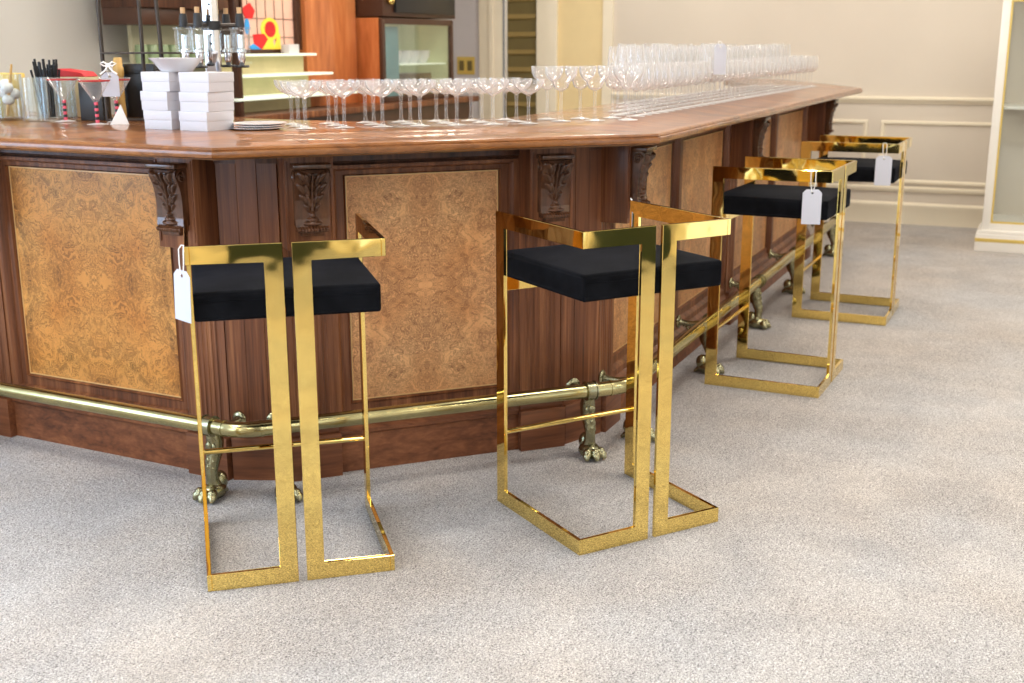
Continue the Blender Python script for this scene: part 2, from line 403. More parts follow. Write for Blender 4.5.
    def window(cx, cy, along, w, z0, z1):
        nonlocal n; n += 1
        m = MB(); t = .07
        L = lambda a, b, zz0, zz1, d0, d1: m.box(a, b, d0, d1, zz0, zz1, .005) if along == 'x' else m.box(d0, d1, a, b, zz0, zz1, .005)
        c = cx if along == 'x' else cy; dd = cy if along == 'x' else cx
        for a, b in ((c-w/2-t, c-w/2), (c+w/2, c+w/2+t), (c-.02, c+.02)): L(a, b, z0-t, z1+t, dd-.03, dd+.03)
        for a, b in ((z0-t, z0), (z1, z1+t)): L(c-w/2, c+w/2, a, b, dd-.03, dd+.03)
        o_ = m.build('window_%d' % n, M['trim'], None, (0, 0, 0), rz, 40, 'structure')
        g = MB()
        if along == 'x': g.box(c-w/2, c+w/2, dd-.012, dd+.012, z0, z1)
        else: g.box(dd-.012, dd+.012, c-w/2, c+w/2, z0, z1)
        g.build('window_pane', M['sky_glass'], o_)
    window(.9, LFT-.03, 'x', 2.0, .5, 2.3)
    window(BK+.03, 2.7, 'y', 2.2, .25, 2.3); window(BK+.03, -2.85, 'y', 1.1, .06, 2.3)  # floor-length one added as a bright shape in the brass
    window(2.2, -RT+.03, 'x', .9, .06, 2.3); window(3.75, -RT+.03, 'x', .7, .06, 2.3)  # glowing right-hand pair, out of view, added for reflections in the brass
    d3 = MB().box(2.75, 3.25, -RT, -RT+.045, 0, 2.25, .004).build('unseen_door_3', M['door_green'], None, (0, 0, 0), rz, 40, 'structure')  # another unseen door, added as a dark stripe in the brass
    return wl
room()

# ------------------------------------------------------------------ bar base
bar = thing('bar', 'long angled walnut bar front with burl panels and carved corbels', 'bar', (PA.x, PA.y, 0))
def bpart(m, name, mat, sg=None, t0=0, parent=None, label=None, smooth=40, z0=0):
    """part of the bar base; geometry in the segment's own frame (x along, y = -outward)"""
    if sg is None: return m.xf(Matrix.Translation((-PA.x, -PA.y, 0))).build(name, mat, bar, (0, 0, 0), 0, smooth, None, label)
    p = seg_pt(sg, t0, 0)-PA
    return m.build(name, mat, bar, (p.x, p.y, z0), AZ[sg], smooth, None, label)
# carcass behind the panelling
def body_line(o):
    return [seg_pt('L', -LL, o), seg_pt('L', -.12, o), seg_pt('F', .12, o), seg_pt('F', LF-.12, o), seg_pt('R', .12, o), seg_pt('R', LR-.06, o), seg_pt('G', .06, o), seg_pt('G', LG-.05, o)]
inner = mitre_line(-.34)
poly = [tuple(p) for p in body_line(-.07)]+[tuple(p) for p in inner[::-1]]
bpart(MB().prism(poly, .02, 1.104), 'carcass', M['walnut_dark'])
# plinth: recessed run with a small moulding on top
def ribbon(prof, o_in=-.075, line=body_line):
    """sweep an (outward, z) profile along the bar line"""
    m = MB(); loops = []
    lines = [line(o) for o, z in prof]
    npts = len(lines[0])
    for i in range(npts): loops.append([(lines[k][i].x, lines[k][i].y, prof[k][1]) for k in range(len(prof))])
    _, rs = m.loft(loops, True)
    m.b.faces.new(rs[0]); m.b.faces.new(rs[-1][::-1]); return m
bpart(ribbon([(-.08, 0), (-.025, 0), (-.025, .132), (-.018, .138), (-.018, .15), (-.034, .162), (-.05, .17), (-.08, .17)]), 'plinth', M['plinth'])
bpart(ribbon([(-.08, 1.045), (-.05, 1.045), (-.045, 1.06), (-.03, 1.064), (-.03, 1.104), (-.08, 1.104)]), 'frieze', M['walnut_dark'])
# cornices under the counter overhang
bpart(ribbon([(-.03, 1.085), (.02, 1.088), (.05, 1.096), (.1, 1.104), (-.03, 1.104)], line=body_line), 'soffit', M['walnut_dark'])

def corbel_mesh():
    w = .107
    prof = [(.070, .846), (.100, .846), (.102, .858), (.112, .862), (.113, .870), (.102, .875), (.098, .90), (.098, .93), (.099, .96), (.103, .985), (.110, 1.01), (.120, 1.028), (.124, 1.042), (.119, 1.054), (.107, 1.059), (.070, 1.06)]
    L = [0]
    for a, b in zip(prof, prof[1:]): L.append(L[-1]+math.hypot(b[0]-a[0], b[1]-a[1]))
    def at(s):
        s *= L[-1]
        for i in range(len(L)-1):
            if s <= L[i+1]+1e-9:
                f = (s-L[i])/(L[i+1]-L[i]); return prof[i][0]+f*(prof[i+1][0]-prof[i][0]), prof[i][1]+f*(prof[i+1][1]-prof[i][1])
        return prof[-1]
    m = MB()
    leaves = []          # (x, z, half length, half width, angle, height): acanthus leaf lobes, mirrored about the middle
    for x, z, a, b, ph, h in ((.030, 1.030, .024, .0085, 62, .018), (.016, 1.022, .024, .0075, 78, .017), (.031, .996, .022, .008, 52, .017), (.015, .988, .024, .0075, 72, .018),
                              (.024, .963, .020, .0075, 50, .016), (.011, .956, .022, .007, 74, .017), (.015, .934, .015, .006, 55, .013)):
        leaves.append((x, z, a, b, math.radians(ph), h))
    def relief(x, z):
        h = 0; ax = abs(x)
        for lx, lz, a, b, ph, hh in leaves:
            dx, dz = ax-lx, z-lz
            u = (dx*math.cos(ph)+dz*math.sin(ph))/a; v = (-dx*math.sin(ph)+dz*math.cos(ph))/b
            v += .5*u*u-.2
            q = u*u+v*v
            if q < 1: h = max(h, hh*(.65+.35*u)*(1-q)**.45)
        if ax < .0045 and .925 < z < 1.045: h = max(h, .012*(1-(ax/.0045)**2)**.5)
        for zc, rx, rz_, a in ((.912, .010, .010, .016), (.898, .020, .008, .014), (.886, .030, .007, .012)):
            q = (x/rx)**2+((z-zc)/rz_)**2
            if q < 1: h = max(h, a*(1-q)**.5)
        if .860 < z < .876 and ax < .042: h += .005*abs(math.sin(x*330))
        return h
    def wid(z):
        return 1.0 if z > .876 else (.9 if z > .858 else .66)
    def fn(u, v):
        o, z = at(v); x = (u-.5)*w*wid(z)
        e = min(1, (1-abs(u-.5)*2)*8)
        return (x, -(o+relief(x, z)*e*(1 if .06 < v < .93 else 0)), z)
    m.grid(fn, 61, 130)
    for sd in (0, 1):
        pts = [fn(sd, j/60) for j in range(61)]
        for a, b in zip(pts, pts[1:]):
            m._faces([a, b, (b[0], -.07, b[2]), (a[0], -.07, a[2])], [(0, 1, 2, 3)])
        x = (-1 if sd == 0 else 1)*w/2
        sp = [(x*1.03, -(.098+.019*(1-k/22)*math.cos(k*.62)), 1.032+.020*(1-k/22)*math.sin(k*.62)) for k in range(20)]
        m.tube(sp, .0036, 6)
    m.box(-w/2-.006, w/2+.006, -.132, -.07, 1.058, 1.074, .004)
    bmesh.ops.remove_doubles(m.b, verts=m.b.verts[:], dist=.0002)
    return m
corbel0 = None
def pilaster(sg, t0, t1):
    global corbel0
    w = t1-t0; c = (t0+t1)/2
    # fluted shaft: cross-section (x, y) extruded upward
    pts = [(-w/2, 0.09)]; pts.append((-w/2, .03)); nfl = 6; m0 = .018; fw = (w-2*m0)/nfl
    for i in range(nfl):
        a = -w/2+m0+i*fw
        pts += [(a+fw*.12, .03)]+[(a+fw*(.5-.38*math.cos(q)), .03+.005*math.sin(q)) for q in (.5, 1.05, 1.57, 2.09, 2.64)]+[(a+fw*.88, .03)]
    pts += [(w/2, .03), (w/2, .09)]
    p = bpart(MB().prism(pts[::-1], .17, .80), 'pilaster', M['walnut_red'], sg, c, smooth=30)
    mb = MB().box(-w/2-.008, w/2+.008, -.005, .09, 0, .15, .002).box(-w/2-.004, w/2+.004, .008, .09, .15, .172, .006)
    mb.build('plinth_block', M['plinth'], p)
    b = MB().box(-w/2, w/2, -.07, .09, .80, 1.103, .003)
    b.box(-w/2+.004, -w/2+.012, -.074, -.07, .82, 1.08, .001).box(w/2-.012, w/2-.004, -.074, -.07, .82, 1.08, .001)
    b.build('capital_block', M['walnut'], p)
    if corbel0 is None:
        corbel0 = corbel_mesh().build('corbel', M['carved'], p, smooth=60)
    else:
        k = corbel0.copy(); COL.objects.link(k); k.parent = p
def bay(sg, t0, t1, burl, seam=.07):
    """framed burl panel between two pilasters"""
    zt, zb, Z0, Z1 = 1.012, .243, .165, 1.05
    a, b = t0+.068, t1-.068; c = (t0+t1)/2
    m = MB(); loops = []
    for f, y in ((0, .09), (0, .035), (.30, .035), (.42, .043), (.50, .056), (.86, .056), (.93, .050), (1.0, .062), (1.0, .075)):
        x0, x1 = t0+(a-t0)*f-c, t1-(t1-b)*f-c; z0, z1 = Z0+(zb-Z0)*f, Z1-(Z1-zt)*f
        loops.append([(x0, y, z0), (x1, y, z0), (x1, y, z1), (x0, y, z1)])
    m.loft(loops); fr = bpart(m, 'panel_frame', M['walnut'], sg, c, smooth=25)
    hw = (b-a)/2; zc = (zt+zb)/2; hz = (zt-zb)/2
    pn = bpart(MB().box(-hw, hw, .063, .08, -hz, hz), 'burl_panel', burl, sg, c, z0=zc)
    m = MB()
    for x0, x1, z0, z1 in ((-hw, hw, hz-.004, hz), (-hw, hw, -hz, -hz+.004), (-hw, -hw+.004, -hz+.004, hz-.004), (hw-.004, hw, -hz+.004, hz-.004)):
        m.box(x0, x1, .0615, .064, z0, z1)
    m.build('inlay_strip', M['inlay'], pn)
    # plinth facing under the bay is part of the swept plinth
def facet(sa, ta, sb, tb):
    """corner staves between two runs"""
    p, q = seg_pt(sa, ta, -.03), seg_pt(sb, tb, -.03); d = q-p; L = d.length; az = math.atan2(d.y, d.x); mid = (p+q)/2-PA
    m = MB(); w = L/3
    for i in range(3):
        x = -L/2+i*w
        m.box(x+.0003, x+w-.0003, -.0015 if i == 1 else 0, .05, .165, 1.103, .0012, 1)
    f = m.build('corner_panel', M['walnut'], bar, (mid.x, mid.y, 0), az, 30)
    MB().box(-L/2+.004, L/2-.004, -.022, .05, 0, .15, .002).box(-L/2+.004, L/2-.004, -.012, .05, .15, .17, .005).build('plinth_block', M['plinth'], f)
pilaster('L', -1.317, -1.16); pilaster('L', -.283, -.126)
pilaster('F', .126, .283); pilaster('F', LF-.283, LF-.126)
pilaster('R', .126, .283); pilaster('R', 2.06, 2.217); pilaster('R', LR-.283, LR-.126)
bay('L', -2.2, -1.317, M['burl_gold']); bay('L', -1.16, -.288, M['burl_gold'])
bay('F', .283, LF-.283, M['burl'])
bay('R', .283, 1.171, M['burl']); bay('R', 1.171, 2.06, M['burl']); bay('R', 2.217, 3.192, M['burl']); bay('R', 3.192, LR-.283, M['burl'])
facet('L', -.122, 'F', .122); facet('F', LF-.122, 'R', .122); facet('R', LR-.12, 'G', .1)
bay('G', .14, 1.2, M['burl'])

# ------------------------------------------------------------------ counter top
OC = .256
prof = [(.035, 1.104), (.03, 1.110), (.012, 1.109), (.003, 1.113), (0, 1.122), (.002, 1.130), (.007, 1.132), (.006, 1.136), (.010, 1.142), (.02, 1.1445), (.04, 1.145), (.075, 1.1465), (.11, 1.150), (.145, 1.156), (.175, 1.161), (.205, 1.164), (.235, 1.165), (.68, 1.165), (.69, 1.16), (.69, 1.125), (.68, 1.12), (.64, 1.12), (.62, 1.104)]
def top_mesh():
    m = MB(); lines = [inner_line(w) for w, z in prof]; loops = []
    npts = len(lines[0])
    for i in range(npts): loops.append([(lines[k][i].x, lines[k][i].y, prof[k][1]) for k in range(len(prof))])
    _, rs = m.loft(loops, True); m.b.faces.new(rs[0]); m.b.faces.new(rs[-1][::-1]); return m
ct = top_mesh().build('worktop', M['top'], smooth=35)
tag(ct, 'glossy varnished brown wooden bar top with moulded edge running over the bar front', 'counter top')

# ------------------------------------------------------------------ foot rail
RO, RZ, RR = .145, .247, .0255
rail = thing('foot_rail', 'aged brass tubular foot rail on ornate cast legs along the bar front', 'foot rail', (PA.x, PA.y, 0))
rl = mitre_line(RO); pts = [rl[0]]
for i in (1, 2, 3):        # short rounded elbows
    P = rl[i]; a = (rl[i-1]-P).normalized(); b = (rl[i+1]-P).normalized()
    for k in range(7):
        s_ = k/6; q0, q1 = P+a*.06, P+b*.06
        pts.append(q0*(1-s_)**2+P*2*s_*(1-s_)+q1*s_**2)
pts[-7:] = [rl[3]-dirv(AZ['R'])*.05]
MB().tube([(p.x-PA.x, p.y-PA.y, RZ) for p in pts], RR, 20).build('rail_tube', M['brass_old'], rail)
m = MB()
for P, dd in ((rl[1], AZ['L']), (rl[1], AZ['F']), (rl[2], AZ['F']), (rl[2], AZ['R'])):
    s_ = -1 if ((P is rl[1] and dd == AZ['L']) or (P is rl[2] and dd == AZ['F'])) else 1
    c = P+dirv(dd)*s_*.065-PA; d = dirv(dd)*.004
    m.tube([(c.x-d.x, c.y-d.y, RZ), (c.x+d.x, c.y+d.y, RZ)], RR+.002, 20)
m.build('elbow_joint', M['brass_old'], rail)
def bracket_mesh():
    """cast animal-leg bracket: collar, wall arm, scaled leg, clawed foot; y = -outward, origin under the rail"""
    m = MB()
    m.tube([(-.013, 0, RZ), (.013, 0, RZ)], RR+.006, 18).tube([(-.019, 0, RZ), (-.015, 0, RZ)], RR+.009, 18).tube([(.015, 0, RZ), (.019, 0, RZ)], RR+.009, 18)
    # leg: knee, shin, ankle
    m.tube([(0, .0, RZ-.02), (0, .012, .215), (0, .022, .19), (0, .018, .16), (0, .004, .125), (0, -.004, .095), (0, -.002, .065), (0, .006, .04), (0, .01, .02)],
           [(.018, .014), (.026, .022), (.031, .026), (.030, .026), (.025, .022), (.021, .019), (.021, .020), (.027, .027), (.033, .036)], 14)
    # leaf scales down the front of the leg
    for k, (y, z, r) in enumerate(((-.004, .205, .014), (-.008, .182, .015), (-.010, .158, .014), (-.016, .134, .012), (-.020, .112, .010))):
        for sx in (-1, 0, 1): m.ball((sx*.012, y+abs(sx)*.008, z-abs(sx)*.006), (r*.62, r*.6, r), 8)
    # clawed foot
    m.ball((0, .0, .026), (.038, .05, .030), 12)
    m.ball((0, .03, .05), (.026, .03, .035), 12)
    for ang in (-.62, 0, .62):
        d = (math.sin(ang), -math.cos(ang))
        m.tube([(d[0]*.015, d[1]*.02, .026), (d[0]*.042, d[1]*.046, .026), (d[0]*.055, d[1]*.060, .018), (d[0]*.060, d[1]*.068, .006)], [.019, .0185, .015, .006], 10)
        m.ball((d[0]*.044, d[1]*.048, .03), .016, 8)
    m.tube([(0, .025, .02), (0, .05, .016), (0, .066, .004)], [.018, .013, .005], 10)
    # scrolled arm to the plinth
    m.tube([(0, .01, .222), (0, .04, .228), (0, .08, .222), (0, .12, .222), (0, .15, .225)], [.014, .013, .012, .013, .02], 12)
    m.tube([(0, .10+.02*math.cos(k*.5)*(1-k/18), .205+.02*math.sin(k*.5)*(1-k/18)) for k in range(15)], .006, 8)
    m.ball((0, .146, .225), (.028, .012, .03), 12)
    return m
br0 = None
for sg, t in (('L', -1.25), ('L', -.06), ('F', .07), ('F', LF-.085), ('R', .085), ('R', 1.09), ('R', 2.05), ('R', 3.0), ('R', 4.38)):
    p = seg_pt(sg, t, RO)-PA
    if br0 is None: br0 = bracket_mesh().build('rail_leg', M['brass_cast'], rail, (p.x, p.y, 0), AZ[sg], 50)
    else:
        k = br0.copy(); COL.objects.link(k); k.parent = rail; k.location = (p.x, p.y, 0); k.rotation_euler = (0, 0, AZ[sg])

# ------------------------------------------------------------------ bar stools
SW, SD, SH, BW, TH, GP = .509, .491, .94, .047, .012, .023
def stool(loc, rz, label):
    t = thing('bar_stool', label, 'bar stool', (loc[0], loc[1], 0), rz, 'brass bar stools')
    for s in (-1, 1):
        m = MB()
        U = [(0, 0), (SD, 0), (SD, SH), (0, SH), (0, SH-BW), (SD-BW, SH-BW), (SD-BW, BW), (0, BW)]
        xs = sorted((s*SW/2, s*(SW/2-TH)))
        m.prism(U, xs[0], xs[1], 'x', .0012)
        a, c = SW/2-TH, GP/2
        V = [(s*a, 0), (s*c, 0), (s*c, SH), (s*a, SH), (s*a, SH-BW), (s*(c+BW), SH-BW), (s*(c+BW), BW), (s*a, BW)]
        m.prism(V, 0, TH, 'y', .0012)
        m.build('side_frame', M['brass'], t, smooth=0)
    MB().tube([(-SW/2+TH, SD-.024, .239), (SW/2-TH, SD-.024, .239)], .0085, 14).build('footrest', M['brass'], t)
    MB().box(-SW/2+TH, SW/2-TH, SD-.034, SD-.022, .697, .744, .001).build('support_rail', M['brass'], t, smooth=0)
    w = SW/2-TH-.0015; y0, y1 = TH+.002, SD-.006; z0, z1 = .741, .818
    def bx():
        m = MB(); m.box(-w, w, y0, y1, z0, z1)
        bmesh.ops.subdivide_edges(m.b, edges=m.b.edges[:], cuts=9, use_grid_fill=True)
        yc = (y0+y1)/2; h = (y1-y0)/2; r = .014
        for v in m.b.verts:
            x, y, z = v.co
            fx, fy = x/w, (y-yc)/h
            zz = (z-z0)/(z1-z0)
            c = (1-fx**4)*(1-fy**4)
            if zz > .5: v.co.z += .012*c*(zz-.5)*2
            bul = .004*(1-(2*zz-1)**2)
            v.co.x += -abs(fx)*0 + (0 if abs(fx) < .99 else -math.copysign(bul*0, fx))
            # soften the upright edges
            ex, ey, ez = max(0, abs(x)-(w-r)), max(0, abs(y-yc)-(h-r)), max(0, abs(z-(z0+z1)/2)-((z1-z0)/2-r))
        return m
    b = bx()
    o = b.build('seat', M['velvet'], t, smooth=70)
    bv = o.modifiers.new('round', 'BEVEL'); bv.width = .014; bv.segments = 3; bv.limit_method = 'ANGLE'; bv.angle_limit = math.radians(50)
    # seam line round the top of the cushion
    zs = z0+.052; ring = []
    m = MB(); e = .0005
    m.tube([(-w-e+.01, y0-e, zs), (w+e-.01, y0-e, zs)], .0016, 6)
    m.build('seam_piping', M['velvet'], o)
    return t
ST = [((-.575, 2.988), .265), ((.414, 3.274), .514), ((1.387, 4.933), 1.112), ((2.062, 6.237), 1.133)]
stool(*ST[0], 'brass framed bar stool with black seat, nearest the left end of the bar')
stool(*ST[1], 'brass framed bar stool with black seat at the right front corner of the bar')
stool(*ST[2], 'brass framed bar stool with black seat, third along, beside the long right run')
stool(*ST[3], 'brass framed bar stool with black seat, farthest and nearest the panelled wall')
def stool_pt(i, x, y, z):
    (X, Y), a = ST[i]; return Vector((X+x*math.cos(a)-y*math.sin(a), Y+x*math.sin(a)+y*math.cos(a), z))

# ------------------------------------------------------------------ price tags
def price_tag(hook, rz, tilt, label, drop=.05, w=.066, h=.132, loop=None, group='hanging price tags', mat='card'):
    """hook = point on the rail the string goes over; card hangs below, facing local -y"""
    t = thing('price_tag', label, 'price tag', hook, rz, group)
    c = .014; m = MB()
    poly = [(-w/2, -h), (w/2, -h), (w/2, -c), (w/2-c, 0), (-w/2+c, 0), (-w/2, -c)]
    # card with a punched hole near the top
    n = 14; hole = [(.005*math.cos(2*PI*k/n), -.014+.005*math.sin(2*PI*k/n)) for k in range(n)]
    for y in (-.0007, .0007):
        vo = [m.b.verts.new((x, y, z)) for x, z in poly]; vh = [m.b.verts.new((x, y, z)) for x, z in hole]
        eo = [m.b.edges.new((vo[i], vo[(i+1) % len(vo)])) for i in range(len(vo))]; eh = [m.b.edges.new((vh[i], vh[(i+1) % n])) for i in range(n)]
        bmesh.ops.triangle_fill(m.b, edges=eo+eh, use_beauty=True)
    for i in range(len(poly)):
        a, b = poly[i], poly[(i+1) % len(poly)]
        m._faces([(a[0], -.0007, a[1]), (b[0], -.0007, b[1]), (b[0], .0007, b[1]), (a[0], .0007, a[1])], [(0, 1, 2, 3)])
    m.xf(Matrix.Rotation(tilt, 4, 'Y')); m.xf(Matrix.Translation((0, -.006, -drop)))
    m.build('card', M[mat], t, smooth=0)
    m = MB(); z1 = -drop-.012
    m.tube([(.002, -.004, z1), (.010, -.006, z1*.6), (.009, -.003, -.004), (.004, .002, .004), (-.006, .002, .004), (-.010, -.004, -.006), (-.008, -.006, z1*.6), (-.002, -.008, z1)], .0016, 6)
    m.build('string', M['string'], t)
    return t
p = stool_pt(0, -SW/2-.004, -.004, SH+.001); price_tag(p, ST[0][1]-.95, .06, 'white price tag tied to the rear corner of the leftmost stool', .058)
p = stool_pt(1, SW/2-.004, SD+.004, SH+.001); price_tag(p, 1.36, 0, 'white price tag seen edge on at the front corner of the second stool', .03, .05, .10)
p = stool_pt(2, -SW/2-.004, .075, SH+.001); price_tag(p, ST[2][1]-PI/2+.25, 0, 'white price tag on the near arm of the third stool', .075, .075, .14)
p = stool_pt(3, -SW/2-.004, .07, SH+.001); price_tag(p, ST[3][1]-PI/2+.2, 0, 'white price tag on the near arm of the farthest stool', .06, .08, .15)

# ------------------------------------------------------------------ stemware
def glass_profiles(kind):
    """outer bowl profile (r,z), stem radius, foot radius"""
    if kind == 'coupe':     # wide shallow bowl, 152 mm
        out = [(.004, .094), (.009, .098), (.022, .105), (.036, .114), (.048, .125), (.054, .136), (.0555, .150)]; return out, .0052, .034
    if kind == 'margarita':
        out = [(.0045, .105), (.012, .108), (.024, .116), (.028, .128), (.032, .137), (.048, .149), (.056, .166), (.058, .19)]; return out, .005, .036
    if kind == 'wine':
        out = [(.004, .092), (.014, .096), (.028, .107), (.036, .124), (.038, .142), (.036, .165), (.032, .195)]; return out, .0038, .034
    if kind == 'goblet':
        out = [(.0045, .105), (.016, .110), (.032, .124), (.041, .146), (.043, .17), (.041, .21), (.036, .258)]; return out, .0042, .036
    if kind == 'martini':
        out = [(.006, .076), (.010, .080), (.025, .104), (.042, .130), (.0565, .155)]; return out, .0055, .036
def glass_parts(kind, seg=24):
    out, rs, rf = glass_profiles(kind)
    th = .0016
    inn = [(max(r-th, 0.0), z+(.003 if i < 2 else 0)) for i, (r, z) in enumerate(out)]
    inn[0] = (0, inn[1][1])
    bowl = MB().lathe([(0, out[0][1]-.001)]+out+inn[::-1][:-1]+[inn[0]], seg=seg)
    z1 = out[0][1]
    stem = MB().lathe([(rs*2.2, .006), (rs*1.2, .014), (rs, .03), (rs, z1-.02), (rs*1.25, z1-.006), (rs*1.4, z1)], seg=10)
    foot = MB().lathe([(0, 0), (rf, 0), (rf, .0018), (rf*.6, .0035), (rs*2.2, .006), (0, .0062)], seg=seg)
    return bowl, stem, foot
def glass_thing(kind, name, label, cat, loc, group, parts=True):
    if parts:
        t = thing(name, label, cat, loc, 0, group)
        b, s, f = glass_parts(kind)
        b.build('bowl', M['glass'], t, smooth=60); s.build('stem', M['glass'], t, smooth=60); f.build('foot', M['glass'], t, smooth=60)
        return t
    b, s, f = glass_parts(kind, 16)
    for q in (s, f):
        me = bpy.data.meshes.new('tmp'); q.b.to_mesh(me); q.b.free(); b.b.from_mesh(me); bpy.data.meshes.remove(me)
    o = b.build(name, M['glass'], None, loc, 0, 60); return tag(o, label, cat, group)
def cpt(sg, t, w, z=TOP_Z):      # point on the counter: t along the run, w in from the counter edge
    p = seg_pt(sg, t, OC-w); return (p.x, p.y, z)
ORD = ['first', 'second', 'third', 'fourth', 'fifth', 'sixth', 'seventh', 'eighth', 'ninth', 'tenth']
# coupes: seven columns, three rows deep on the front run
c0 = Vector((-.672, 3.905)); dF = dirv(AZ['F']-.07); nF = Vector((-math.sin(AZ['F']), math.cos(AZ['F'])))
coupe = None
for c in range(7):
    for r in range(3):
        p = c0+dF*.1275*c+nF*.1125*r
        lab = 'clear coupe glass on the front bar top, %s column from the left, %s row' % (ORD[c], ('front', 'middle', 'back')[r])
        if coupe is None: coupe = glass_thing('coupe', 'coupe_glass', lab, 'glass', (p.x, p.y, TOP_Z), 'coupe glasses on the front bar top')
        else: dup(coupe, (p.x, p.y, TOP_Z), 0, lab)
# margarita glasses at the corner
marg = None
k = 0
for c in range(3):
    for r in range(2):
        p = Vector((.175, 4.255))+dF*.128*c+nF*.125*r
        lab = 'wide-bowled clear cocktail glass near the bar corner, %s from left, %s row' % (ORD[c], ('front', 'back')[r])
        if marg is None: marg = glass_thing('margarita', 'cocktail_glass', lab, 'glass', (p.x, p.y, TOP_Z), 'wide cocktail glasses near the bar corner')
        else: dup(marg, (p.x, p.y, TOP_Z), 0, lab)
# wine glasses and goblets along the right run
wine = gob = wine1 = None
N = 38
for r, w in enumerate((.26, .35, .442, .534, .626)):
    for i in range(N):
        t = .42+.103*i+(.05 if r % 2 else 0)+(.0 if r < 2 else .0)
        if (r >= 2 and t < (.72, 1.02, 1.32)[r-2]) or t > 4.12: continue
        if r == 0 and i == 10: continue
        t += random.uniform(-.004, .004); ww = w+random.uniform(-.003, .003)
        loc = cpt('R', t, ww)
        g = 'front row of wine glasses on the right bar top' if r == 0 else ('second row of wine glasses on the right bar top' if r == 1 else '%s row of tall goblets on the right bar top' % ORD[r])
        lab = ('clear stemmed wine glass in the front row along the right-hand bar top' if r == 0 else
               'clear stemmed wine glass in the second row along the right-hand bar top' if r == 1 else
               'tall clear goblet in the %s row from the edge of the right-hand bar top' % ORD[r])
        hz = 1+random.uniform(-.07, .05)*(r > 0)
        if r == 0:
            if wine is None: wine = glass_thing('wine', 'wine_glass', lab, 'glass', loc, g)
            else: dup(wine, loc, 0, lab, g)
        elif r == 1:
            if wine1 is None: wine1 = glass_thing('wine', 'wine_glass', lab, 'glass', loc, g, False)
            else: dup(wine1, loc, 0, lab, g).scale = (1, 1, hz)
        else:
            if gob is None: gob = glass_thing('goblet', 'goblet', lab, 'glass', loc, g, False)
            else: dup(gob, loc, 0, lab, g).scale = (1, 1, hz)
tg = glass_thing('goblet', 'goblet', 'taller goblet in the front row of wine glasses carrying a white price tag', 'glass', cpt('R', 1.45, .26), 'tagged goblet')
tg.scale = (1, 1, 1.045)
del tg['group']
p = cpt('R', 1.44, .209, TOP_Z+.275); price_tag(p, AZ['R']-PI/2+.9, 0, 'white price tag among the wine glasses on the right bar top', .008, .068, .133)

# painted-stem martini glasses on the left run
def martini(loc, label):
    t = thing('martini_glass', label, 'glass', loc, 0, 'martini glasses with striped stems')
    b, s, f = glass_parts('martini', 28); s.b.free()
    b.build('bowl', M['glass_martini'], t, smooth=60); f.build('foot', M['glass'], t, smooth=60)
    m = MB().lathe([(.0568, .1395-.0), (.0572, .1395), (.0572, .143), (.0568, .143)], seg=28)
    m = MB().lathe([(.0505, .1455), (.0516, .1455), (.0535, .1495), (.0524, .1495)], seg=28, closed=True)
    m.build('painted_band', M['red'], t)
    z = .006
    for k in range(7):
        h = .010; MB().lathe([(0, z), (.0062, z), (.0072, z+h*.5), (.0062, z+h), (0, z+h)], seg=12).build('stem_bead', M['pink' if k % 2 == 0 else 'black'], t); z += h
    return t
martini((-1.60, 4.305, TOP_Z), 'martini glass with pink and black striped stem, leftmost of three')
martini((-1.428, 4.135, TOP_Z), 'martini glass with pink and black striped stem, middle of three')
martini((-1.402, 4.268, TOP_Z), 'martini glass with pink and black striped stem, nearest the white boxes')
price_tag((-1.396, 4.205, TOP_Z+.200), .25, 0, 'white price tag with ribbon on the martini glass nearest the boxes', .026, .058, .082)
m = MB()
for s_ in (-1, 1):
    m.tube([(0, 0, 0), (s_*.014, -.004, .012), (s_*.026, -.004, .006), (s_*.014, -.002, -.002), (0, 0, 0)], .003, 6)
    m.tube([(0, 0, 0), (s_*.012, -.006, -.018), (s_*.028, -.006, -.03)], .003, 6)
tag(m.build('ribbon_bow', M['string'], None, (-1.396, 4.196, TOP_Z+.198), .25), 'small white ribbon bow above the tagged martini glass', 'ribbon')

# ------------------------------------------------------------------ other things on the left bar top
def vase(loc, r, h, label, mat='glass_vase'):
    m = MB().lathe([(0, 0), (r*.96, 0), (r, .006), (r, h), (r-.003, h), (r-.003, .012), (0, .012)], seg=32)
    o = m.build('glass_vase', M[mat], None, loc, 0, 50); return tag(o, label, 'vase', 'clear cylinder vases')
v1 = (-1.815, 4.372, TOP_Z); v2 = (-1.70, 4.312, TOP_Z); v3 = (-1.545, 4.225, TOP_Z)
v1 = (-1.83, 4.38, TOP_Z); v2 = (-1.71, 4.318, TOP_Z); v3 = (-1.515, 4.22, TOP_Z)
vase(v1, .052, .165, 'clear glass cylinder holding cotton balls and a small brush')
vase(v2, .046, .155, 'clear empty glass cylinder between the cotton jar and striped glasses')
vase((-1.632, 4.405, TOP_Z), .038, .15, 'clear glass cylinder directly behind the leftmost striped martini glass')
vase((-1.945, 4.43, TOP_Z), .05, .15, 'clear glass cylinder with copper brown pieces at the left picture edge')
for k, (dx, dy, dz) in enumerate(((0, 0, .075), (.018, .012, .095), (-.018, .008, .1), (.006, -.016, .118), (-.01, .016, .128))):
    o = MB().ball((0, 0, 0), (.022, .022, .02), 12).build('cotton_ball', M['paper'], None, (v1[0]+dx, v1[1]+dy, v1[2]+dz))
    tag(o, 'white cotton ball inside the leftmost wide glass cylinder', 'cotton ball', 'cotton balls in the cylinder')
o = MB().tube([(0, 0, 0), (.025, -.01, .11), (.04, -.015, .18)], [.007, .006, .004], 8).build('brush', M['gold'], None, (v1[0]-.01, v1[1], v1[2]+.02))
tag(o, 'slim wooden brush leaning in the cotton ball cylinder', 'brush')
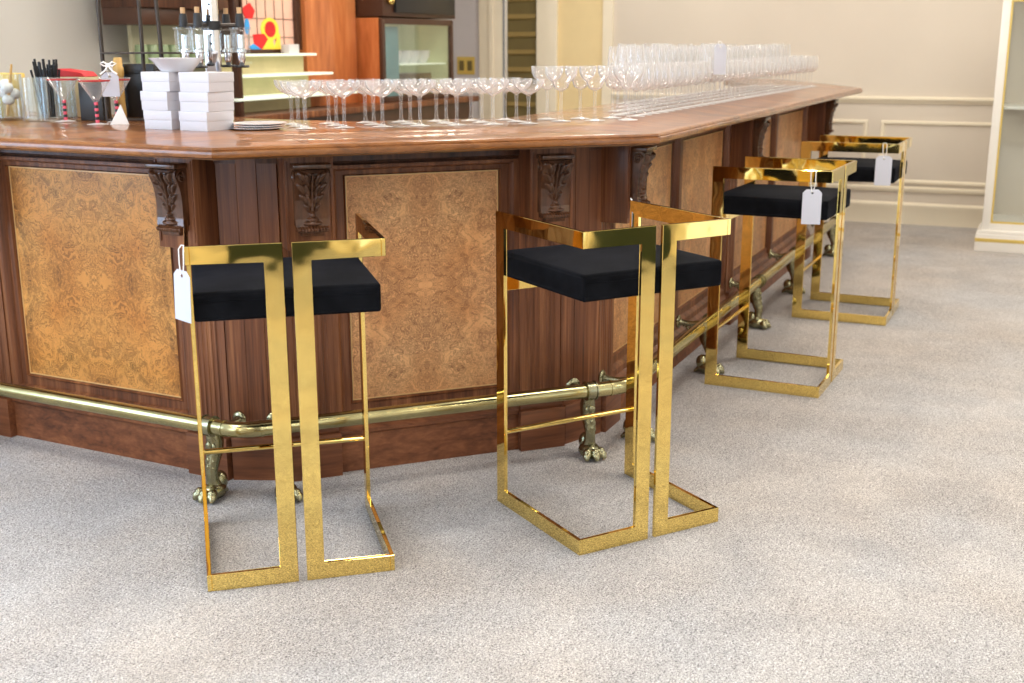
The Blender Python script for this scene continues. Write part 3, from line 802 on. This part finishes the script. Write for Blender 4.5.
for k in range(6):
    o = MB().ball((0, 0, 0), (.016, .014, .018), 8).build('copper_piece', M['copper'], None, (-1.945+.02*math.cos(k*2.1), 4.43+.02*math.sin(k*2.1), TOP_Z+.03+.016*k))
    tag(o, 'copper brown piece in the cylinder at the left picture edge', 'ornament', 'copper pieces in the cylinder')
# holder with black stirrers
hp = Vector((-1.72, 4.475))
h = MB().lathe([(0, 0), (.045, 0), (.052, .15), (.049, .15), (.043, .006), (0, .006)], seg=28).build('straw_holder', M['glass_vase'], None, (hp.x, hp.y, TOP_Z))
tag(h, 'clear tumbler full of black straws behind the glass cylinders', 'tumbler')
for k in range(26):
    a = k*2.4; rr = .038*math.sqrt((k+.5)/26); lean = 1.38
    x0, y0 = rr*.62*math.cos(a), rr*.62*math.sin(a); x1, y1 = rr*lean*math.cos(a), rr*lean*math.sin(a)
    o = MB().tube([(x0, y0, 0), (x1, y1, .19+.02*math.sin(k*1.7))], .0045, 8).build('straw', M['black'], None, (hp.x, hp.y, TOP_Z+.008))
    tag(o, 'black drinking straw standing in the tumbler behind the glass cylinders', 'straw', 'black straws in the tumbler')
# black box behind the martini glasses, gold muddler, red napkin, gold tin
bx = MB().box(-.042, .042, -.045, .045, 0, .135, .003).build('black_box', M['black'], None, (-1.522, 4.40, TOP_Z), 0)
tag(bx, 'plain black box behind the striped martini glasses', 'box')
bx = MB().box(-.07, .07, -.05, .05, 0, .195, .003).box(-.072, .072, -.052, .052, .16, .197, .003).build('tall_black_box', M['black'], None, (-1.40, 4.60, TOP_Z), -.2)
tag(bx, 'taller black box beside the gold muddler and wire rack', 'box')
mu = MB().lathe([(0, 0), (.017, 0), (.018, .01), (.016, .06), (.0165, .15), (.019, .155), (.019, .185), (.016, .19), (.016, .215), (.013, .222), (0, .222)], seg=20).build('muddler', M['gold'], None, (-1.47, 4.53, TOP_Z))
tag(mu, 'upright gold wooden muddler behind the middle martini glass', 'muddler')
nk = MB().prism([(-.075, .0), (.07, 0), (.05, .018), (-.06, .03)], -.04, .04, 'y', .003).build('red_napkin', M['red'], None, (-1.66, 4.62, TOP_Z+.15), -.3)
tag(nk, 'folded red napkin on the pale tin behind the martini glasses', 'napkin')
tn = MB().box(-.07, .07, -.045, .045, 0, .15, .006).build('pale_tin', M['gold_back'], None, (-1.66, 4.62, TOP_Z), -.3)
tag(tn, 'pale gold tin under the red napkin', 'tin')
gt = MB().box(-.16, .16, -.06, .06, 0, .165, .006).build('gold_tin', M['gold_line'], None, (-2.02, 4.62, TOP_Z), -.45)
tag(gt, 'long gold tin behind the glass cylinders at the left', 'tin')
cd = MB().prism([(-.032, 0), (.032, 0), (.004, .07)], -.0007, .0007, 'y').xf(Matrix.Rotation(-.25, 4, 'X')).build('folded_card', M['paper'], None, (-1.352, 4.135, TOP_Z), .1, 0)
tag(cd, 'small white triangular folded card in front of the tagged martini glass', 'card')

# white gift boxes: two stacks of three
def gift_box(c, rz, z, label, w=.122, d=.122, h=.0605):
    t = thing('gift_box', label, 'box', (c[0], c[1], z), rz, 'white gift boxes')
    MB().box(-w/2+.0015, w/2-.0015, -d/2+.0015, d/2-.0015, 0, h-.002, .001).build('base', M['box'], t)
    MB().box(-w/2, w/2, -d/2, d/2, h*.5, h, .0015).build('lid', M['box'], t)
    return t
cA, cB = Vector((-.978, 3.862)), Vector((-1.122, 3.942))
for k, nm in enumerate(('bottom', 'middle', 'top')):
    gift_box(cA+Vector((.004*(k-1), .003*(k == 1))), -.50+.03*(k-1), TOP_Z+k*.0607, 'white lidded gift box, %s of the right-hand stack' % nm)
    gift_box(cB+Vector((-.006*(k == 1), .002*k)), -.46-.05*(k == 1), TOP_Z+k*.0607, 'white lidded gift box, %s of the left-hand stack' % nm, .118, .118)
bw = MB().lathe([(0, 0), (.05, 0), (.055, .006), (.078, .034), (.086, .040), (.088, .043), (.084, .043), (.05, .010), (0, .008)], seg=36).build('white_bowl', M['porcelain'], None, (-1.085, 3.93, TOP_Z+3*.0607+.0005), 0, 50)
tag(bw, 'white flared porcelain bowl on top of the stacked gift boxes', 'bowl')
for k in range(3):
    pl = MB().lathe([(0, 0), (.07, 0), (.088, .005), (.088, .0065), (.068, .002), (0, .002)], seg=36).build('white_plate', M['porcelain'], None, (-.83+.004*k, 3.90+.006*k, TOP_Z+.0068*k), 0, 50)
    tag(pl, 'thin white plate in the low pile right of the gift boxes, %s' % ('bottom', 'middle', 'top')[k], 'plate', 'white plates right of the boxes')

# wire rack
rk = thing('wire_rack', 'dark metal rack of tall thin uprights behind the gift boxes', 'rack', (-1.25, 4.40, TOP_Z))
U = [(-.215, -.05), (-.085, .0), (-.02, -.03)]
MB().tube([(-.215, -.05, 0), (-.215, -.05, .40), (-.212, -.048, .44), (-.2, -.045, .475), (-.17, -.04, .50)], .0075, 10).build('upright', M['dark_metal'], rk)
MB().tube([(-.085, 0, 0), (-.085, 0, .40), (-.089, 0, .45), (-.1, 0, .49), (-.13, -.02, .505), (-.17, -.04, .50)], .0075, 10).build('upright', M['dark_metal'], rk)
MB().tube([(-.005, -.03, 0), (-.010, -.03, .3), (-.02, -.03, .55)], .0075, 10).build('upright', M['dark_metal'], rk)
MB().box(-.22, .10, -.06, .02, .235, .242, .002).build('shelf', M['dark_metal'], rk)
MB().box(-.22, .12, -.06, .02, 0, .006, .002).build('base', M['dark_metal'], rk)

# chrome stand with four spirit measures
OS = Vector((-1.028, 4.185))
os_ = thing('optic_stand', 'chrome post stand carrying four spirit measures behind the gift boxes', 'dispenser', (OS.x, OS.y, TOP_Z))
MB().lathe([(0, 0), (.055, 0), (.055, .008), (.03, .02), (0, .02)], seg=40).build('base', M['chrome'], os_)
pm = MB().box(-.026, .026, -.014, .014, .02, .62, .004)
pm.build('post', M['chrome'], os_)
m = MB()
for z in (.27, .30, .36, .40): m.tube([(.0, -.0155, z), (.0, -.0135, z)], .004, 8)
m.build('rivet', M['black'], os_)
MB().tube([(0, 0, .315), (0, 0, .345)], .034, 20).build('arm_hub', M['black'], os_)
for k, (ux, uy) in enumerate(((-.092, -.01), (-.026, -.078), (.034, .078), (.098, .0))):
    MB().tube([(0, 0, .33), (ux, uy, .33)], .008, 8).build('arm', M['dark_metal'], os_)
    c = MB().lathe([(.0, .235), (.03, .242), (.033, .30), (.031, .315), (.037, .318), (.037, .325), (.0, .325)], (ux, uy, 0), 22).build('measure', M['glass_vase'], os_)
    MB().lathe([(0, .195), (.008, .195), (.011, .21), (.0135, .215), (.0135, .238), (.018, .24), (.018, .25), (.012, .255), (.012, .30), (0, .30)], (ux, uy, 0), 18).build('nozzle', M['chrome'], c)
    MB().lathe([(0, .19), (.024, .19), (.026, .193), (.024, .198), (0, .198)], (ux, uy, 0), 20).build('foot_ring', M['black'], c)
    MB().lathe([(0, .325), (.016, .325), (.014, .355), (.012, .37), (0, .37)], (ux, uy, 0), 16).build('stopper', M['black'], c)
    MB().lathe([(0, .37), (.0085, .37), (.0085, .39), (0, .39)], (ux, uy, 0), 12).build('cork', M['cork'], c)

# ------------------------------------------------------------------ back bar
G0 = Vector((-1.4, 7.8))
bb = thing('back_bar', 'brown wooden back bar with worktop and panelled upper part behind the bar', 'back bar', (G0.x, G0.y, 0), AZ_R)
MB().box(-1.55, 2.70, .04, .6, 0, .965, .004).build('cabinet_body', M['brown'], bb)
MB().box(-1.6, 2.75, 0, .62, .965, 1.008, .006).build('worktop', M['walnut'], bb)
bbase = bb
bb = thing('back_bar_shelving', 'lit stepped shelving with posts, niche and stained glass on the back bar', 'shelving', (G0.x, G0.y, 0), AZ_R)
MB().box(-.02, .598, .50, .62, 1.009, 1.40).build('back_panel', M['gold_back'], bb)
MB().box(-.548, -.505, .03, .075, 1.009, 2.7, .004).build('post', M['brown'], bb)
MB().box(-.135, -.085, .34, .5, 1.009, 2.7, .004).build('post', M['brown'], bb)
MB().box(.565, .60, .33, .5, 1.40, 2.7, .004).build('post', M['brown'], bb)
MB().box(-1.146, -.27, .25, .5, 1.545, 1.64, .004).build('beam', M['brown'], bb)
MB().box(-1.15, -.26, .22, .5, 1.64, 2.7, .004).build('upper_cupboard', M['walnut_dark'], bb)
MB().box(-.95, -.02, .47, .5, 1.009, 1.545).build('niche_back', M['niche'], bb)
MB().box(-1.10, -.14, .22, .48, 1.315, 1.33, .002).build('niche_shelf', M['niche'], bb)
for k in range(8):
    g = MB().lathe([(0, 0), (.035, 0), (.038, .06), (.034, .1), (.03, .105), (.028, .105), (.03, .1), (.034, .06), (.03, .004), (0, .004)], seg=16)
    p = G0+dirv(AZ_R)*(-1.04+.092*k)+Vector((-.9125, .409))*.33
    tag(g.build('green_tumbler', M['green_glass'], None, (p.x, p.y, 1.3305)), 'pale green tumbler on the shelf of the back bar niche', 'tumbler', 'green tumblers in the niche')
MB().box(.605, 1.27, .30, .6, 1.009, 2.7, .004).build('wood_panel', M['mahogany'], bb, label='glossy reddish wood panel')
# stepped, lit glass shelves
for z, yf, s0, s1, yb in ((1.10, .02, -.57, .80, .3), (1.235, .10, -.55, .62, .3), (1.362, .18, -.53, .545, .285)):
    MB().box(s0, s1, yf, yb, z, z+.016, .003).build('lit_shelf', M['pale_lit'], bb)
    MB().box(s0+.02, min(s1-.04, .595), yb-.02, yb, z-.12 if z > 1.11 else 1.009, z).build('shelf_riser', M['gold_back'], bb)
wb = MB().box(-.06, .06, -.035, .035, 0, .06, .008).build('white_dish', M['porcelain'], None, (G0+dirv(AZ_R)*.36+Vector((-.9125, .409))*.27).to_3d()+Vector((0, 0, 1.3785)), AZ_R)
tag(wb, 'small white dish on the top lit shelf of the back bar', 'dish')
# stained glass window above the shelves
sg_o = (G0+Vector((-.9125, .409))*.36)
sg = MB().box(-.08, .56, 0, .02, 1.40, 2.3).build('stained_glass', M['pink_glass'], bb, (0, .36, 0), 0, 40, None, 'leaded stained glass, pink with red, yellow and blue shapes')
m = MB()
for x in (-.08, .02, .12, .22, .32, .42): m.box(x, x+.006, -.004, .0, 1.40, 2.3)
for z in (1.48, 1.60, 1.75, 1.9): m.box(-.08, .56, -.004, 0, z, z+.005)
m.build('lead_line', M['lead'], sg)
m = MB()
for x0, x1, z0, z1 in ((-.08, -.06, 1.395, 2.32), (.54, .56, 1.395, 2.32), (-.08, .56, 1.38, 1.405), (-.08, .56, 2.3, 2.32)): m.box(x0, x1, -.03, .03, z0, z1, .004)
m.build('frame', M['brown'], sg)
def blob(pts, mat, nm, y):
    MB().prism([(a+.13, b) for a, b in pts], -y, 0, 'y').build(nm, M[mat], sg, smooth=0)
def ov(cx, cz, rx, rz, n=20, a0=0, a1=2*PI): return [(cx+rx*math.cos(a0+(a1-a0)*k/n), cz+rz*math.sin(a0+(a1-a0)*k/n)) for k in range(n)]
blob([(-.06, 1.50), (.06, 1.505), (.10, 1.47), (.09, 1.42), (.02, 1.405), (-.05, 1.44)], 'red_glass', 'red_glass', .007)
blob(ov(.13, 1.535, .10, .075), 'yellow_glass', 'yellow_glass', .006)
blob(ov(.13, 1.535, .062, .052), 'red_glass', 'red_glass', .008)
blob([(.10, 1.47), (.15, 1.48), (.17, 1.405), (.03, 1.405)], 'yellow_glass', 'yellow_glass', .008)
blob([(.19, 1.55), (.24, 1.50), (.24, 1.43), (.29, 1.405), (.17, 1.405), (.2, 1.47)], 'yellow_glass', 'yellow_glass', .007)
blob([(-.06, 1.44), (.02, 1.405), (-.08, 1.405), (-.12, 1.42)], 'blue_glass', 'blue_glass', .007)
blob(ov(-.12, 1.55, .025, .05), 'blue_glass', 'blue_glass', .007)
blob([(-.17, 1.66), (-.08, 1.70), (-.03, 1.65), (-.06, 1.60), (-.13, 1.60)], 'red_glass', 'red_glass', .007)
# glazed drinks fridge with cupboard above
fr = thing('drinks_fridge', 'dark framed glass-fronted drinks fridge standing on the back bar', 'fridge', (G0.x, G0.y, 1.008), AZ_R)
def ring(x0, x1, z0, z1, t, y0, y1):
    m = MB()
    m.box(x0, x0+t, y0, y1, z0, z1, .003).box(x1-t, x1, y0, y1, z0, z1, .003).box(x0+t, x1-t, y0, y1, z1-t, z1, .003).box(x0+t, x1-t, y0, y1, z0, z0+t, .003); return m
MB().box(1.29, 1.31, .12, .6, 0, .62).box(2.43, 2.45, .12, .6, 0, .62).box(1.31, 2.43, .59, .6, 0, .62).box(1.31, 2.43, .12, .59, .605, .62).build('fridge_case', M['mahogany'], fr)
MB().box(1.311, 1.32, .125, .575, .005, .604).box(2.42, 2.429, .125, .575, .005, .604).box(1.32, 2.42, .57, .58, .005, .604).box(1.32, 2.42, .125, .57, .002, .015).build('fridge_lining', M['fridge_in'], fr)
ring(1.29, 2.45, 0, .62, .045, .09, .12).build('door_frame', M['brown'], fr)
MB().box(1.335, 2.405, .10, .106, .045, .576).build('door_pane', M['glass_thin'], fr)
MB().box(1.36, 1.66, .16, .55, .02, .56, .01).build('blue_crate', M['teal'], fr)
MB().box(1.67, 2.419, .15, .57, .27, .28).build('fridge_shelf', M['pale_lit'], fr)
MB().box(1.75, 2.36, .25, .5, .02, .2, .01).build('grey_tub', M['dark_metal'], fr)
def bp_(s, y, z): 
    q = G0+dirv(AZ_R)*s+Vector((-.9125, .409))*y; return (q.x, q.y, z)
for k in range(4):
    o = MB().lathe([(0, 0), (.04, 0), (.07, .05), (.075, .1), (.07, .1), (.04, .01), (0, .01)], seg=18).build('white_cup', M['porcelain'], None, bp_(1.85+.16*k, .33, 1.008+.281))
    tag(o, 'white cup on the shelf inside the drinks fridge', 'cup', 'white cups in the drinks fridge')
cb = thing('wall_cupboard', 'dark cupboard with small brass knob above the drinks fridge', 'cupboard', (G0.x, G0.y, 1.638), AZ_R)
MB().box(1.29, 2.47, .08, .6, 0, .75, .004).build('case', M['brown'], cb)
dr_ = MB().box(1.45, 2.42, .055, .08, .03, .72, .004).build('door', M['black'], cb)
MB().ball((1.37, .055, .11), .03, 12).build('knob', M['brass'], cb)
# double socket on the far wall
sp = Vector((2.792, 9.82))+Vector((-.9125, .409))*3.52
so = thing('wall_socket', 'brass double wall socket on the pale wall beside the fridge', 'socket', (sp.x, sp.y, 1.245), AZ_R-PI/2)
MB().box(-.09, .09, -.012, 0, -.08, .08, .003).build('plate', M['gold_line'], so)
for s_ in (-.042, .042): MB().box(s_-.024, s_+.024, -.016, -.011, -.045, .045, .002).build('outlet', M['louvre_dark'], so)

# ------------------------------------------------------------------ white display cabinet on the right
CA = Vector((3.335, 8.325))
dc = thing('display_cabinet', 'tall white glazed display cabinet with gold trim at the right edge', 'display cabinet', (CA.x, CA.y, 0), AZ_R-PI/2)
CW, CD_, CH = 1.3, .5, 2.0
MB().box(-.035, CW+.035, -.03, CD_, 0, .125, .006).box(-.02, CW+.02, -.02, CD_, .125, .15, .006).build('plinth', M['white_paint'], dc)
MB().box(-.037, CW+.037, -.033, CD_, .07, .095, .002).build('gold_band', M['gold_line'], dc)
MB().box(-.03, CW+.03, -.03, CD_, 1.82, CH, .01).build('cornice', M['white_paint'], dc)
m = MB()
for x in (0, CW-.055):
    for y in (0, CD_-.055): m.box(x, x+.055, y, y+.055, .15, 1.82, .004)
m.box(.055, CW-.055, 0, .03, .15, .20).box(.055, CW-.055, 0, .03, 1.72, 1.82)
m.build('stiles', M['white_paint'], dc)
ring2 = MB()
for x0, x1, z0, z1 in ((.055, .068, .2, 1.72), (CW-.068, CW-.055, .2, 1.72), (.068, CW-.068, .2, .213), (.068, CW-.068, 1.707, 1.72)): ring2.box(x0, x1, .006, .02, z0, z1)
ring2.build('gold_bead', M['gold_line'], dc)
MB().box(.068, CW-.068, .01, .015, .213, 1.707).build('front_pane', M['glass_thin'], dc)
MB().box(.018, .023, .055, CD_-.055, .15, 1.82).build('side_pane', M['glass_thin'], dc)
MB().box(.055, CW-.055, CD_-.04, CD_-.02, .15, 1.82).build('back_board', M['wall'], dc)
MB().box(.03, CW-.03, .03, CD_-.04, .99, 1.012, .002).build('shelf', M['white_paint'], dc)
MB().box(.03, CW-.03, .03, CD_-.04, .15, .21, .002).build('floor_board', M['white_paint'], dc)

# ------------------------------------------------------------------ lighting
def area(name, loc, size, power, color, rot=(0, 0, 0), sy=None):
    l = bpy.data.lights.new(name, 'AREA'); l.energy = power; l.color = color; l.size = size
    if sy: l.shape = 'RECTANGLE'; l.size_y = sy
    o = bpy.data.objects.new(name, l); COL.objects.link(o); o.location = loc; o.rotation_euler = rot; return o
ci = 0
for e1 in (-.4, 1.7, 4.0, 6.4, 8.8):
    for e2 in (-3.0, -.4, 2.2):
        p = E1*e1+E2*e2
        t = tag(MB().box(-.32, .32, -.32, .32, -.02, 0, .004).build('ceiling_light', M['lamp'], None, (p.x, p.y, 2.9), AZ_R), 'square white ceiling light panel overhead', 'ceiling light', 'ceiling light panels')
        area('panel_light', (p.x, p.y, 2.87), .6, 21, (1, .94, .85), (0, 0, AZ_R))
def wl_(e1, e2): q = E1*e1+E2*e2; return q
p = wl_(-1.05, -2.6); area('window_light', (p.x, p.y, 1.5), 2.2, 24, (.66, .82, 1), (PI/2, 0, AZ_R-PI/2), 1.5)
p = wl_(-1.05, 2.6); area('window_light', (p.x, p.y, 1.5), 2.2, 20, (.80, .9, 1), (PI/2, 0, AZ_R-PI/2), 1.5)
p = wl_(.4, -4.95); area('window_light', (p.x, p.y, 1.5), 2.0, 66, (.50, .70, 1), (PI/2, 0, AZ_R+PI), 1.5)
p = G0+dirv(AZ_R)*.1+Vector((-.9125, .409))*(-.1); area('back_bar_light', (p.x, p.y, 2.4), .8, 5, (1, .86, .62), (0, 0, AZ_R), .2)
p = G0+dirv(AZ_R)*1.1+Vector((-.9125, .409))*(-.5); area('back_bar_light', (p.x, p.y, 2.6), .5, 7, (1, .85, .66), (0, 0, AZ_R))

w = bpy.data.worlds.new('world'); S.world = w; w.use_nodes = True
w.node_tree.nodes['Background'].inputs[0].default_value = (.9, .93, 1, 1); w.node_tree.nodes['Background'].inputs[1].default_value = .2

for k, (sgm, t_, w_) in enumerate((('F', .1, .5), ('F', 1.0, .5), ('R', .7, .1), ('R', 1.6, .9), ('R', 2.5, .1), ('R', 3.5, .9), ('R', 4.3, .2), ('L', -1.0, .5))):
    x, y, z = cpt(sgm, t_, w_)
    tag(MB().lathe([(0, .01), (.045, .01), (.06, 0), (.06, -.012), (.05, -.012), (.04, 0), (0, 0)], seg=24).build('downlight', M['lamp'], None, (x, y, 2.9)), 'small round downlight in the ceiling above the bar', 'downlight', 'downlights above the bar')
    l = bpy.data.lights.new('downlight_lamp', 'POINT'); l.energy = 16; l.color = (1, .92, .8); l.shadow_soft_size = .035
    o = bpy.data.objects.new('downlight_lamp', l); COL.objects.link(o); o.location = (x, y, 2.82)

# ------------------------------------------------------------------ camera
cd_ = bpy.data.cameras.new('camera'); cam = bpy.data.objects.new('camera', cd_); COL.objects.link(cam); S.camera = cam
cd_.sensor_width = 36; cd_.lens = 36*1180.5/1024; cam.location = (0, 0, CAM_H); cam.rotation_euler = (Matrix.Rotation(PI/2-.2459, 3, 'X') @ Matrix.Rotation(-.002, 3, 'Z')).to_euler()
cd_.dof.use_dof = True; cd_.dof.focus_distance = 3.5; cd_.dof.aperture_fstop = 4.0; cd_.clip_start = .05

S.view_settings.view_transform = 'Standard'; S.view_settings.look = 'None'; S.view_settings.exposure = 0.0
S.cycles.transparent_max_bounces = 48; S.cycles.max_bounces = 10; S.cycles.glossy_bounces = 5; S.cycles.diffuse_bounces = 4
S.cycles.caustics_reflective = False; S.cycles.caustics_refractive = False
S.cycles.sample_clamp_indirect = 6
